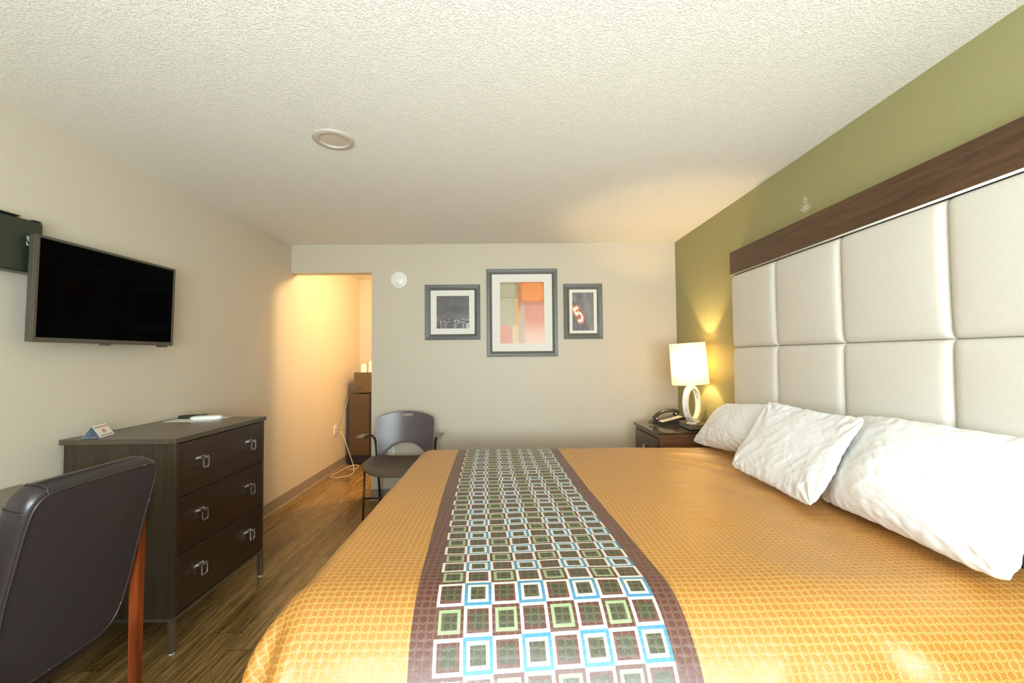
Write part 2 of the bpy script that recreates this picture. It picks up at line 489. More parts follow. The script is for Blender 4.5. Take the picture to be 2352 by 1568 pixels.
def skyline(u, v):
    g = .105 + .035 * (1 - v) + .030 * nz_(u, v, 3, 2) + .014 * nz_(u, v, 11, 5)
    g *= 1 - .28 * sst(.38, .45, v) * (1 - sst(.62, .75, v)) * (.6 + nz_(u * 1, v * 2, 3, 9))
    c = (g, g * .92, g * .84)
    c = lerp(c, (.040, .034, .030), .6 * (1 - sst(.24, .33, v + .03 * nz_(u, 0, 9, 1))))
    if v <= .18:
        c = (.075, .066, .060)
        for x, w, k in refl:
            c = lerp(c, (.62, .58, .52), k * .8 * exp(-((u - x) / w) ** 2) * min(1, v / .02 + .3))
    if .165 < v < .19: c = (.025, .022, .020)
    for x, z, k in lights:
        dd = hypot(u - x, v - z)
        if dd < .05: c = lerp(c, (.95, .9, .82), k * exp(-(dd / .010) ** 2))
    if u < .12 and .20 < v < .36: c = lerp(c, (.50, .17, .04), .6 * (1 - u / .12) * sst(.20, .24, v) * (1 - sst(.30, .36, v)))
    return c
def blocks(u, v):
    n = .06 * nz_(u, v, 6, 3) + .05 * nz_(u, v, 22, 6)
    du = u + .012 * nz_(u, v, 9, 1); dv = v + .012 * nz_(u, v, 8, 4)
    # left column: two pale blocks over a coral one
    cream = lerp((.47, .40, .25), (.36, .32, .19), .5 + 4 * n)
    cream = lerp(cream, (.27, .23, .10), .7 * sst(.32, .36, du) + .5 * sst(.95, .975, dv))
    grey = lerp((.40, .37, .24), (.46, .41, .27), .5 + 5 * n)
    grey = lerp(grey, (.60, .35, .11), sst(.28, .38, du))
    coral = lerp(lerp((.58, .22, .14), (.66, .30, .20), .5 + 6 * n), lerp((.62, .44, .23), (.66, .52, .33), .5 + 5 * n), sst(.26, .29, du))
    left = lerp(coral, grey, sst(.28, .305, dv)); left = lerp(left, (.30, .21, .08), .7 * exp(-((dv - .74) / .012) ** 2))
    left = lerp(left, cream, sst(.745, .765, dv))
    # dark orange seam
    seam_ = lerp(lerp((.52, .32, .14), (.58, .42, .24), .5 + 6 * n), lerp((.40, .11, .03), (.56, .22, .05), .5 + 8 * n), sst(.35, .75, v))
    # right column
    orange = lerp((.74, .22, .025), (.80, .29, .05), .5 + 6 * n)
    ex = max(abs(u - .735) / .25, 0); ey = abs(v - .835) / .15
    rr_ = (ex ** 5 + ey ** 5) ** .2
    orange = lerp(orange, (.48, .12, .04), .7 * sst(.90, 1.04, rr_))
    pink = lerp((.56, .20, .12), (.70, .30, .19), .5 + 5 * n)
    pink = lerp(pink, (.80, .56, .44), .75 * (1 - sst(.05, .42, v + .5 * n)))  # glare on the lower print, painted in as a paler pink
    pink = lerp((.50, .37, .27), pink, sst(.48, .62, du)); pink = lerp(pink, (.42, .13, .09), .6 * exp(-((dv - .645) / .03) ** 2))
    right = lerp(pink, orange, sst(.665, .68, dv))
    c = lerp(left, seam_, sst(.395, .425, du)); return lerp(c, right, sst(.455, .485, du))
def seg_d(px, py, ax, ay, bx, by):
    vx, vy = bx - ax, by - ay; t = max(0, min(1, ((px - ax) * vx + (py - ay) * vy) / (vx * vx + vy * vy)))
    return hypot(px - ax - t * vx, py - ay - t * vy)
DIG = [(.60, .95, .10, .95), (.10, .95, .14, .58), (.14, .58, .45, .64), (.45, .64, .66, .50), (.66, .50, .68, .28), (.68, .28, .48, .08), (.48, .08, .08, .12)]
def jersey(u, v):
    x = u * .56; y = v
    g = .16 + .09 * nz_(u, v, 3.2, 4) + .03 * nz_(u, v, 14, 8)
    if v > .78: g += .10 * max(0, nz_(u * 1.5, v, 3, 12) + .3)
    c = (g, g * .97, g * .93)
    # shoulder of the jersey falling from left to right
    edge = .82 - (u / .70) ** 1.9 * .62
    if v < edge and u < .74:
        k = edge - v
        c = (.085, .078, .085) if k > .04 else (.45, .13, .05)
        if k < .012 or .05 < k < .060: c = (.5, .42, .36)
        c = lerp(c, (.13, .12, .12), .5 + nz_(u, v, 9, 3))
    # turned digit
    a = math.radians(-24); lx, ly = x - .165, y - .425
    rx = (lx * cos(a) - ly * sin(a)) / .215 + .40; ry = (lx * sin(a) + ly * cos(a)) / .40 + .52
    dd = min(seg_d(rx, ry, *s) for s in DIG)
    if dd < .22: c = lerp((.52, .15, .05), (.60, .20, .08), .5 + nz_(u, v, 12))
    if dd < .095: c = (.80, .76, .70)
    return c
def picture(label, x0, x1, z0, z1, fw, matw, fn, res):
    t = thing('framed_picture', label, 'picture', ((x0 + x1) / 2, YB, (z0 + z1) / 2))
    cx, cz = (x0 + x1) / 2, (z0 + z1) / 2
    hx, hz = (x1 - x0) / 2, (z1 - z0) / 2
    bm = bmesh.new()
    prof = [(0, 0), (0, -.020), (.004, -.024), (fw * .55, -.022), (fw - .006, -.016), (fw, -.012), (fw, 0)]
    rings = []
    for p, y in prof:
        rings.append([bm.verts.new((sx * (hx - p), y, sz * (hz - p))) for sx, sz in ((-1, -1), (1, -1), (1, 1), (-1, 1))])
    for i in range(len(rings) - 1):
        for k in range(4): bm.faces.new((rings[i][k], rings[i][(k + 1) % 4], rings[i + 1][(k + 1) % 4], rings[i + 1][k]))
    obj('frame', bm, M['frame_grey'], t)
    mt_ = bmesh.new(); ml, mr, mb, mt = matw
    a0, a1, b0, b1 = -hx + fw, hx - fw, -hz + fw, hz - fw
    i0, i1, j0, j1 = a0 + ml, a1 - mr, b0 + mb, b1 - mt
    y0, y1 = -.0105, -.0085
    O = [(a0, b0), (a1, b0), (a1, b1), (a0, b1)]; I = [(i0, j0), (i1, j0), (i1, j1), (i0, j1)]
    vo = [mt_.verts.new((x, y0, z)) for x, z in O]; vi = [mt_.verts.new((x, y0, z)) for x, z in I]
    vb = [mt_.verts.new((x, y1, z)) for x, z in I]
    for k in range(4):
        mt_.faces.new((vo[k], vo[(k + 1) % 4], vi[(k + 1) % 4], vi[k])); mt_.faces.new((vi[k], vi[(k + 1) % 4], vb[(k + 1) % 4], vb[k]))
    obj('mat_board', mt_, M['mat_white'], t)
    obj('print', art_mesh(i0, i1, j0, j1, -.0084, fn, *res), M['art'], t)
    return t
picture('square grey frame with a black and white night skyline print', -.800, -.273, 1.514, 2.042, .053, (.057, .052, .055, .054), skyline, (150, 150))
picture('large upright grey frame with an orange and beige abstract print', -.208, .470, 1.348, 2.190, .050, (.077, .077, .075, .076), blocks, (110, 150))
picture('small narrow grey frame with an orange 5 on a jersey', .532, .903, 1.512, 2.041, .053, (.029, .030, .026, .029), jersey, (130, 220))

# ================================================================ dresser
dx1, dy0, dy1, dt = -1.553, 1.990, 2.725, .985
d_ = thing('dresser', 'dark brown three drawer dresser against the left wall', 'dresser', (-1.82, 2.36, 0))
def loc(bm, o=(-1.82, 2.36, 0)):
    for v in bm.verts: v.co -= Vector(o)
    return bm
obj('carcass', loc(B(XL + .02, dx1 - .020, dy0 + .012, dy1 - .012, .165, dt - .024, bev=.002)), M['espresso'], d_)
obj('side_panel', loc(B(XL + .02, dx1, dy0 + .010, dy0 + .028, .165, dt - .024, bev=.001)), M['espresso'], d_)
obj('side_panel', loc(B(XL + .02, dx1, dy1 - .028, dy1 - .010, .165, dt - .024, bev=.001)), M['espresso'], d_)
obj('dresser_top', loc(B(XL + .006, dx1 + .008, dy0, dy1, dt - .024, dt, bev=.0015)), M['espresso_top'], d_)
for (a, b_) in ((.706, .955), (.440, .701), (.172, .435)):
    dr = obj('drawer', loc(B(dx1 - .0195, dx1 + .001, dy0 + .031, dy1 - .031, a, b_, bev=.0015)), M['drawer'], d_)
    zc = (a + b_) / 2 + .012
    for yc in (2.152, 2.547):
        bm = B(dx1 + .0012, dx1 + .006, yc - .030, yc + .034, zc + .014, zc + .026, bev=.001)
        box(bm, dx1 + .006, dx1 + .026, yc - .010, yc - .002, zc + .016, zc + .024)
        box(bm, dx1 + .006, dx1 + .026, yc + .024, yc + .032, zc + .016, zc + .024)
        for (p, q_, r_, s__) in ((-.012, .034, .014, .026), (-.012, .034, -.034, -.026), (-.012, -.004, -.034, .026), (.026, .034, -.034, .026)):
            box(bm, dx1 + .024, dx1 + .031, yc + p, yc + q_, zc + r_, zc + s__, bev=.001)
        obj('handle', loc(bm), M['chrome'], dr)
bm = B(dx1 - .022, dx1 + .003, dy0 + .008, dy1 - .008, .150, .165); box(bm, XL + .03, XL + .05, dy0 + .008, dy1 - .008, .150, .165)
box(bm, XL + .05, dx1 - .022, dy0 + .008, dy0 + .030, .150, .165); box(bm, XL + .05, dx1 - .022, dy1 - .030, dy1 - .008, .150, .165)
obj('base_rail', loc(bm), M['alu'], d_)
for lx in (dx1 - .022, XL + .030):
    for ly in (dy0 + .008, dy1 - .033):
        lg = obj('leg', loc(B(lx, lx + .025, ly, ly + .025, .006, .150, bev=.001)), M['alu'], d_)
        obj('foot_cap', loc(lathe(bmesh.new(), [(.011, 0), (.012, .003), (.011, .0062)], 14, c=(lx + .0125, ly + .0125, 0), closed=True)), M['foot'], lg)

# things on the dresser
t = thing('tent_card', 'folded white tent card reading NON-SMOKING ROOM on the dresser', 'sign', (-1.985, 2.079, dt))
t.rotation_euler = (0, 0, math.radians(18))
L_, W_, HH = .058, .035, .055
def face(bm, pts): bm.faces.new([bm.verts.new(p) for p in pts])
bm = bmesh.new(); face(bm, [(W_, -L_, 0), (W_, L_, 0), (0, L_, HH), (0, -L_, HH)])
fr = obj('front_panel', bm, M['paper'], t); fr.modifiers.new('thick', 'SOLIDIFY').thickness = .0008
bm = bmesh.new(); face(bm, [(-W_, -L_, 0), (0, -L_, HH), (0, L_, HH), (-W_, L_, 0)])
bk = obj('rear_panel', bm, M['card_blue'], t); bk.modifiers.new('thick', 'SOLIDIFY').thickness = .0008
bm = bmesh.new(); face(bm, [(-W_, -L_, .0006), (-W_, L_, .0006), (W_, L_, .0006), (W_, -L_, .0006)])
bk = obj('bottom_panel', bm, M['card_blue'], t); bk.modifiers.new('thick', 'SOLIDIFY').thickness = .0005
upv = Vector((-W_, 0, HH)).normalized(); rt = Vector((0, 1, 0)); nn = rt.cross(upv)
def cardm(h_): 
    c_ = Vector((W_, 0, 0)) * (1 - h_) + Vector((0, 0, HH)) * h_ + nn * .0012
    m_ = Matrix((rt, upv, nn)).transposed().to_4x4(); m_.translation = c_; return m_
text_mesh('heading', 'NON-SMOKING ROOM', .0102, M['ink_red'], fr, cardm(.82))
text_mesh('small_print', 'Thank You For Not Smoking', .0078, M['ink_dark'], fr, cardm(.13))
bm = bmesh.new()
tube(bm, [(cos(a) * .0100, sin(a) * .0100, 0) for a in [2 * pi * k / 24 for k in range(24)]], .0011, 6, closed=True)
tube(bm, [(-.0068, .0068, 0), (.0068, -.0068, 0)], .0011, 6)
bm.transform(cardm(.46)); obj('no_smoking_symbol', bm, M['ink_red'], fr)
bm = B(-.0065, .0055, -.0014, .0014, -.0004, .0004); bm.transform(cardm(.46)); obj('cigarette_symbol', bm, M['ink_dark'], fr)

pp = obj('paper_sheet', B(-.135, .135, -.095, .100, 0, .0012), M['paper'], loc=(-1.895, 2.615, dt)); pp.rotation_euler = (0, 0, .02)
tag(pp, 'white paper sheet lying flat on the dresser under the remotes', 'paper')
r_ = thing('remote_control', 'white rounded remote lying on the paper sheet', 'remote', (-1.845, 2.615, dt + .0012), math.radians(20))
bm = grid(30, 14, lambda a, b: (0, 0, 0)); bm.free()
def pebble(L2, W2, T, n=40):
    bm = bmesh.new(); rings = []
    for (s, h) in ((.90, 0), (1, .3), (.99, .55), (.92, .82), (.75, .95), (.45, 1.0), (.1, 1.02)):
        ring = []
        for k in range(n):
            a = 2 * pi * k / n; ca, sa = cos(a), sin(a); e = .62
            ring.append(bm.verts.new((L2 * s * abs(ca) ** e * (1 if ca > 0 else -1), W2 * s * (1 + .15 * ca) * abs(sa) ** e * (1 if sa > 0 else -1), T * h)))
        rings.append(ring)
    for i in range(len(rings) - 1):
        for k in range(n): bm.faces.new((rings[i][k], rings[i][(k + 1) % n], rings[i + 1][(k + 1) % n], rings[i + 1][k]))
    bm.faces.new(rings[0][::-1]); bm.faces.new(rings[-1]); return bm
obj('body', pebble(.085, .026, .022), M['remote_white'], r_, 'auto')
bm = bmesh.new()
for i in range(4):
    for j in range(3): box(bm, -.05 + i * .018, -.042 + i * .018, -.014 + j * .011, -.008 + j * .011, .021, .0238)
obj('buttons', bm, M['grey_plug'], r_)
r_ = thing('remote_control', 'black slim remote behind the white one on the dresser', 'remote', (-1.955, 2.66, dt + .0012), math.radians(14))
obj('body', pebble(.085, .021, .024), M['remote_black'], r_, 'auto')
bm = bmesh.new()
for i in range(6):
    for j in range(3): box(bm, -.055 + i * .018, -.047 + i * .018, -.012 + j * .009, -.006 + j * .009, .0225, .0258)
obj('buttons', bm, M['grey_plug'], r_)

# ================================================================ television and receiver box
t = thing('television', 'black flat screen television on the left wall above the dresser', 'television', (-1.975, 2.140, 1.657))
# local axes: +x out of the wall, y along the wall
W2, H2 = .368, .226
bm = B(-.030, -.004, -W2, W2, -H2, H2, bev=.004); obj('housing', bm, M['tv_side'], t)
bm = bmesh.new()
for a in ((-W2, W2, H2 - .012, H2), (-W2, W2, -H2, -H2 + .020), (-W2, -W2 + .012, -H2 + .020, H2 - .012), (W2 - .012, W2, -H2 + .020, H2 - .012)):
    box(bm, -.004, .006, *a, bev=.0012)
obj('bezel', bm, M['tv_bezel'], t)
obj('screen', B(-.0039, .0015, -W2 + .0119, W2 - .0119, -H2 + .0199, H2 - .0119), M['tv_screen'], t)
bm = B(-.012, .010, -.062, -.022, -H2 - .007, -H2 + .001, bev=.002); obj('sensor', bm, M['tv_side'], t)
bm = B(-.03, .004, W2 - .075, W2 - .035, -H2 - .009, -H2, bev=.002); obj('foot_stub', bm, M['tv_side'], t)
bm = B(-.050, -.030, -.15, .15, -.12, .12); box(bm, -.112, -.050, -.05, .05, -.08, .08)
obj('wall_mount', bm, M['black_steel'], t)
t.rotation_euler = (0, math.radians(1.2), math.radians(0.0))

t = thing('receiver_box', 'dark satellite receiver mounted on the wall behind the television', 'receiver', (-2.036, 1.728, 1.834))
obj('housing', B(-.05, .022, -.062, .113, -.112, .112, bev=.010, seg=3), M['receiver'], t, 'auto')
obj('edge_strip', B(-.045, .024, -.075, -.062, -.112, .112, bev=.003), M['receiver_edge'], t)
obj('mount_strap', B(-.0495, .0265, -.080, .02, .1125, .118, bev=.002), M['black_steel'], t)
obj('mount_strap', B(-.049, .02, .075, .105, .1125, .1165), M['black_steel'], t)
obj('bracket_arm', B(-.055, .0, .1135, .170, .045, .060), M['black_steel'], t)
bm = bmesh.new()   # square emblem with a swoosh cut out: upper blob and lower sweep
up = [(-.018, .018), (.014, .018), (.015, .004), (.010, -.006), (.000, -.008), (-.010, -.002), (-.018, .006)]
lo = [(-.019, -.002), (-.012, -.012), (.002, -.017), (.015, -.016), (.015, -.020), (-.019, -.020)]
for poly in (up, lo):
    a = [bm.verts.new((.0222, y * .8 + .062, z * 1.05 + .022)) for y, z in poly]; b = [bm.verts.new((.0230, y * .8 + .062, z * 1.05 + .022)) for y, z in poly]
    bm.faces.new(a); bm.faces.new(b[::-1])
    for i in range(len(a)): j = (i + 1) % len(a); bm.faces.new((a[i], a[j], b[j], b[i]))
obj('logo', bm, M['logo'], t)

# ================================================================ desk
t = thing('desk', 'brown laminate desk along the left wall behind the leather chair', 'desk', (-1.84, 1.2, 0))
obj('desktop', B(-.240, .230, -.75, .635, .795, .828, bev=.002), M['desk'], t)
obj('side_panel', B(-.235, -.09, .60, .632, 0, .795), M['espresso'], t)
obj('side_panel', B(-.235, .20, -.745, -.715, 0, .795), M['espresso'], t)
obj('back_panel', B(-.238, -.22, -.715, .60, .35, .795), M['espresso'], t)

# ================================================================ leather desk chair (its back to the camera)
t = thing('desk_chair', 'dark brown leather chair with red wood legs facing the desk', 'chair', (-1.40, 1.245, 0))
o0 = Vector((-1.40, 1.245, 0))
def back_pt(s, h_, n_):
    """s along width (-1 near..1 far), h_ 0..1 up, n_ out of the rear face (metres)"""
    zz = .495 + h_ * .540; xx = -1.272 + h_ * .124 - .010 * sin(h_ * pi)
    return Vector((xx + n_ * .975, 1.247 + s * (.205 if s < 0 else .180), zz - n_ * .22)) - o0
nu, nv = 28, 28
def slab(u, v, side):
    # superellipse section: rounded edge all round
    s = 2 * u - 1; h_ = 2 * v - 1
    return s, h_
bm = bmesh.new()
rings = []
prof = [(0.000, 0.0), (.30, 0), (.6, 0), (.86, 0), (.95, -.003), (.985, -.010), (1.0, -.024), (1.0, -.046), (.985, -.062), (.94, -.072), (.80, -.078), (.5, -.086), (.2, -.09)]
NSEG = 96
for (k, n_) in prof:
    ring = []
    for i in range(NSEG):
        a = 2 * pi * i / NSEG; ca, sa = cos(a), sin(a)
        e = .20 if sa > 0 else .32
        s = abs(ca) ** e * (1 if ca > 0 else -1); h_ = abs(sa) ** e * (1 if sa > 0 else -1)
        mag = 1
        if k > .9 and k < .999: pass
        ins_s = k if k < .9 else 1 - (1 - k) * .7
        hh_ = .5 + .5 * h_ * ins_s
        crown = .020 * (k > .8) * (h_ > .9) * (1 - abs(s) ** 4) * 0
        low = 0
        if h_ < 0: hh_ += .0
        # lower corners are cut in a curve
        ring.append(bm.verts.new(back_pt(s * ins_s * (1 - .10 * max(0, -h_) ** 2), hh_, n_ + .004 * (1 - k * k))))
    rings.append(ring)
c0 = bm.verts.new(back_pt(0, .5, .004))
for i in range(NSEG): bm.faces.new((c0, rings[1][i], rings[1][(i + 1) % NSEG]))
for j in range(1, len(rings) - 1):
    for i in range(NSEG): bm.faces.new((rings[j][i], rings[j][(i + 1) % NSEG], rings[j + 1][(i + 1) % NSEG], rings[j + 1][i]))
bm.faces.new(rings[-1]); bmesh.ops.delete(bm, geom=rings[0], context='VERTS')
back = obj('backrest', bm, M['leather'], t, True)
# rear vinyl panel inside the piping
def outl(k, n_, N_=NSEG):
    pts = []
    for i in range(N_):
        a = 2 * pi * i / N_; ca, sa = cos(a), sin(a); e = .20 if sa > 0 else .32
        s = abs(ca) ** e * (1 if ca > 0 else -1); h_ = abs(sa) ** e * (1 if sa > 0 else -1)
        pts.append(back_pt(s * k * (1 - .10 * max(0, -h_) ** 2), .5 + .5 * h_ * k, n_))
    return pts
bm = bmesh.new(); R0 = [bm.verts.new(p) for p in outl(.95, .0015)]; R1 = [bm.verts.new(p) for p in outl(.5, .0065)]
c0 = bm.verts.new(back_pt(0, .5, .008))
for i in range(NSEG):
    j = (i + 1) % NSEG; bm.faces.new((R0[i], R0[j], R1[j], R1[i])); bm.faces.new((R1[i], R1[j], c0))
obj('rear_panel', bm, M['vinyl'], back, True)
obj('piping', tube(bmesh.new(), outl(.957, .001), .0034, 6, closed=True), M['piping_worn'], back, True)
# two welt seams around the near top corner
for q_ in (.80, .93):
    pts = []
    for (k, n_) in prof[3:10]:
        a = math.atan2(1, 1) ; s = -1; 
        if q_ == .80: pts.append(back_pt(-k * 1.0, .5 + .5 * .80 * 1, n_ + .0))
        else: pts.append(back_pt(-.80, .5 + .5 * k, n_ + .0))
    obj('seam', tube(bmesh.new(), pts, .0016, 6), M['leather'], back, True)
bm = B(-.46, .02, -.225, .205, .39, .465, bev=.028, seg=4)
obj('seat', bm, M['leather'], t, 'auto')
def leg(bm, x, y, z0, z1, w=.030, dx=0):
    vs = []
    for z, k, off in ((z0, .85, dx), (z1, 1, 0)):
        vs.append([bm.verts.new((x + off + a * w * k, y + b * w * k, z)) for a, b in ((-.5, -.5), (.5, -.5), (.5, .5), (-.5, .5))])
    for i in range(4): bm.faces.new((vs[0][i], vs[0][(i + 1) % 4], vs[1][(i + 1) % 4], vs[1][i]))
    bm.faces.new(vs[0][::-1]); bm.faces.new(vs[1]); 
    bmesh.ops.bevel(bm, geom=list(bm.edges), offset=.002, segments=2, affect='EDGES'); return bm
lx = -1.2486 - o0.x
obj('leg', leg(bmesh.new(), lx, 1.452 - o0.y, 0, .86), M['cherry'], t)
obj('leg', leg(bmesh.new(), lx, 1.0235 - o0.y - .005, 0, .86), M['cherry'], t)
obj('leg', leg(bmesh.new(), -.43, .19, 0, .39, .034), M['cherry'], t)
obj('leg', leg(bmesh.new(), -.43, -.21, 0, .39, .034), M['cherry'], t)
obj('bracket', B(lx - .008, lx + .010, .178, .192, .755, .790, bev=.001), M['chrome'], t)
obj('bolt', lathe(bmesh.new(), [(.006, 0), (.006, .004), (.001, .006)], 12, c=(lx + .048, .190, .90), closed=True), M['cherry'], t)
bm = B(-.445, lx, .207, .222, .425, .46); box(bm, -.445, lx, -.242, -.227, .425, .46); box(bm, -.445, -.43, -.227, .207, .35, .388);
bm.free()

# ================================================================ guest chair by the opening
gx, gy = -.932, 3.62
t = thing('guest_chair', 'brown plastic armchair with thin black legs by the opening', 'chair', (gx, gy, 0), 0)
def back_shell():
    nx = 56; nzv = 10
    bm = bmesh.new(); hw = .258
    def prof(x):
        a = abs(x) / hw
        top = .862 - .050 * a ** 2.2 - (0.03 * max(0, (a - .94) / .06) ** 2)
        arch = .585 - .105 * (abs(x) / .205) ** 2.3 if abs(x) < .205 else .478
        arch = max(arch, .478)
        if abs(x) < .062: k = sqrt(max(0, 1 - (x / .062) ** 2)); s1 = .852; s0 = .852 - .030 * k; s1 = .852
        else: s0 = s1 = .845 - .0 * a
        sl = min(.840, top - .018)
        if abs(x) < .062:
            k = max(0, 1 - (x / .062) ** 4) ** .5
            return top, sl, sl - .026 * k, arch
        return top, sl, sl, arch
    yb = lambda x, z: .215 + .055 * (1 - (x / hw) ** 2) * 1.0 - .0 + (.86 - z) * -.10
    cols = []
    for i in range(nx + 1):
        tt = -1 + 2 * i / nx; x = hw * (tt if abs(tt) < 1 else tt)
        x = x * (1 - .0)
        top, s1, s0, bt = prof(x)
        xs = lambda z: x * (1 - .06 * max(0, min(1, (.70 - z) / .2)))
        col = [bm.verts.new((xs(bt + (s0 - bt) * j / nzv), yb(x, bt + (s0 - bt) * j / nzv), bt + (s0 - bt) * j / nzv)) for j in range(nzv + 1)]
        col2 = [bm.verts.new((xs(z), yb(x, z), z)) for z in [s1 + (top - s1) * j / 3 for j in range(4)]]
        cols.append((col, col2))
    for i in range(nx):
        for c_ in (0, 1):
            a, b = cols[i][c_], cols[i + 1][c_]
            for j in range(len(a) - 1): bm.faces.new((a[j], b[j], b[j + 1], a[j + 1]))
    bmesh.ops.remove_doubles(bm, verts=bm.verts, dist=.0004)
    return bm
o_ = obj('backrest', back_shell(), M['brown_plastic'], t, True)
md = o_.modifiers.new('thick', 'SOLIDIFY'); md.thickness = .010; md.offset = 0
md = o_.modifiers.new('round', 'BEVEL'); md.width = .002; md.segments = 2
def seat_pt(u, v, low=0):
    a = 2 * pi * u; e = .55
    ca, sa = cos(a), sin(a)
    x = abs(ca) ** e * (1 if ca > 0 else -1); y = abs(sa) ** e * (1 if sa > 0 else -1)
    X = .245 * x * v * (1 + (.10 if y < 0 else -.08) * abs(y) * 0) ; Y = -.01 + (.255 if y < 0 else .205) * y * v
    if y < 0: Y -= .02 * (1 - (x) ** 2) * v
    zz = .478 + .016 * (X / .245) ** 2 - .012 * (1 - v) - .045 * max(0, (-Y - .14) / .14) ** 2
    X *= 1.10 - .25 * abs(min(0, 0))
    return (X, Y, zz - low)
def seat_bm():
    bm = bmesh.new(); n = 64; rings = []
    for v in (.05, .3, .55, .75, .9, .97, 1.0): rings.append([bm.verts.new(seat_pt(k / n, v)) for k in range(n)])
    rings.append([bm.verts.new(seat_pt(k / n, 1.0, .012)) for k in range(n)])
    rings.append([bm.verts.new(seat_pt(k / n, .95, .022)) for k in range(n)])
    rings.append([bm.verts.new(seat_pt(k / n, .5, .022)) for k in range(n)])
    for i in range(len(rings) - 1):
        for k in range(n): bm.faces.new((rings[i][k], rings[i][(k + 1) % n], rings[i + 1][(k + 1) % n], rings[i + 1][k]))
    bm.faces.new(rings[0][::-1]); bm.faces.new(rings[-1]); return bm
obj('seat', seat_bm(), M['seat_plastic'], t, True)
for s in (-1, 1):
    # front leg, rear leg running up to the arm, skid on the floor
    obj('leg', tube(bmesh.new(), [(s * .232, -.215, .008), (s * .228, -.190, .445)], .0085, 10), M['black_steel'], t, True)
    obj('leg', tube(bmesh.new(), smoothpath([(s * .268, .36, .008), (s * .262, .29, .24), (s * .262, .235, .46), (s * .268, .215, .60), (s * .290, .20, .655)], 5), .0105, 10), M['black_steel'], t, True)
    obj('skid', tube(bmesh.new(), [(s * .232, -.215, .008), (s * .268, .36, .008)], .008, 8), M['black_steel'], t, True)
    obj('side_rail', tube(bmesh.new(), [(s * .228, -.188, .438), (s * .262, .235, .448)], .008, 8), M['black_steel'], t, True)
    bm = tube(bmesh.new(), smoothpath([(s * .290, .20, .655), (s * .305, .15, .668), (s * .318, .06, .668)], 6), .008, 8)
    obj('arm', bm, M['black_steel'], t, True)
    ap = obj('arm_pad', B(s * .330 - .030, s * .330 + .030, -.02, .13, .674, .688, bev=.006, seg=3), M['pad'], t, 'auto')
    obj('back_bracket', B(s * .215 - .03, s * .215 + .03, .232, .246, .462, .480, bev=.002), M['chrome'], t)
obj('cross_bar', tube(bmesh.new(), [(-.231, -.203, .235), (.231, -.203, .235)], .0075, 8), M['black_steel'], t, True)
obj('cross_bar', tube(bmesh.new(), [(-.262, .235, .445), (.262, .235, .445)], .0075, 8), M['black_steel'], t, True)

# ================================================================ alcove: fridge, microwave, cups, cords
fy = 5.40
t = thing('mini_fridge', 'dark brown mini fridge in the corner of the lit alcove', 'refrigerator', (-1.87, fy + .22, 0))
ox, oy = -1.87, fy + .22
obj('cabinet', B(-2.023 - ox, -1.770 - ox, -.22, .22, .120, .890, bev=.004), M['fridge'], t)
obj('gasket', B(-1.770 - ox, -1.756 - ox, -.215, .215, .130, .880), M['fridge_black'], t)
obj('door', B(-1.756 - ox, -1.715 - ox, -.22, .22, .120, .892, bev=.006), M['fridge'], t)
obj('base', B(-2.015 - ox, -1.74 - ox, -.20, .21, .012, .120), M['fridge_black'], t)
for a in (-2.0, -1.78):
    for b in (-.18, .18): obj('foot', lathe(bmesh.new(), [(.014, 0), (.014, .012)], 12, c=(a - ox, b, 0), closed=True), M['fridge_black'], t)
t = thing('microwave', 'brown lit microwave sitting on top of the mini fridge', 'microwave', (-1.86, fy + .20, .892))
obj('body', B(-.103, .080, -.20, .16, .012, .268, bev=.004), M['micro'], t)
dr = obj('door', B(.080, .098, -.20, .08, .014, .266, bev=.003), M['micro'], t)
obj('door_window', B(.0975, .100, -.165, .05, .055, .225), M['glass_dark'], dr)
obj('control_panel', B(.080, .096, .081, .16, .014, .266), M['fridge_black'], t)
bm = bmesh.new()
for i in range(6):
    for j in range(4): box(bm, -.086 + i * .019, -.078 + i * .019, -.2012, -.1998, .045 + j * .014, .053 + j * .014)
obj('vent', bm, M['fridge_black'], t)
for a in (-.09, .07):
    for b in (-.17, .13): obj('foot', lathe(bmesh.new(), [(.009, 0), (.009, .013)], 10, c=(a, b, 0), closed=True), M['fridge_black'], t)
for i, (cx_, cy_, hh_, lb) in enumerate(((-1.868, fy + .08, .110, 'short stack of white cups on the microwave nearest the alcove wall'), (-1.775, fy + .10, .145, 'taller stack of white cups on the microwave by the doorway edge'))):
    c = thing('cup_stack', lb, 'cups', (cx_, cy_, .892 + .268), 0, 'cups on the microwave')
    prof_ = [(.040, 0), (.041, .004)]
    obj('lower_cup', lathe(bmesh.new(), [(.040, 0), (.0415, .003), (.040, .006), (.037, hh_ * .55), (.034, hh_ * .62)], 28, closed=True), M['cup'], c, 'auto')
    obj('upper_cup', lathe(bmesh.new(), [(.0385, hh_ * .62), (.0385, hh_ * .66), (.030, hh_ - .002), (.028, hh_)], 28, closed=True), M['cup'], c, 'auto')
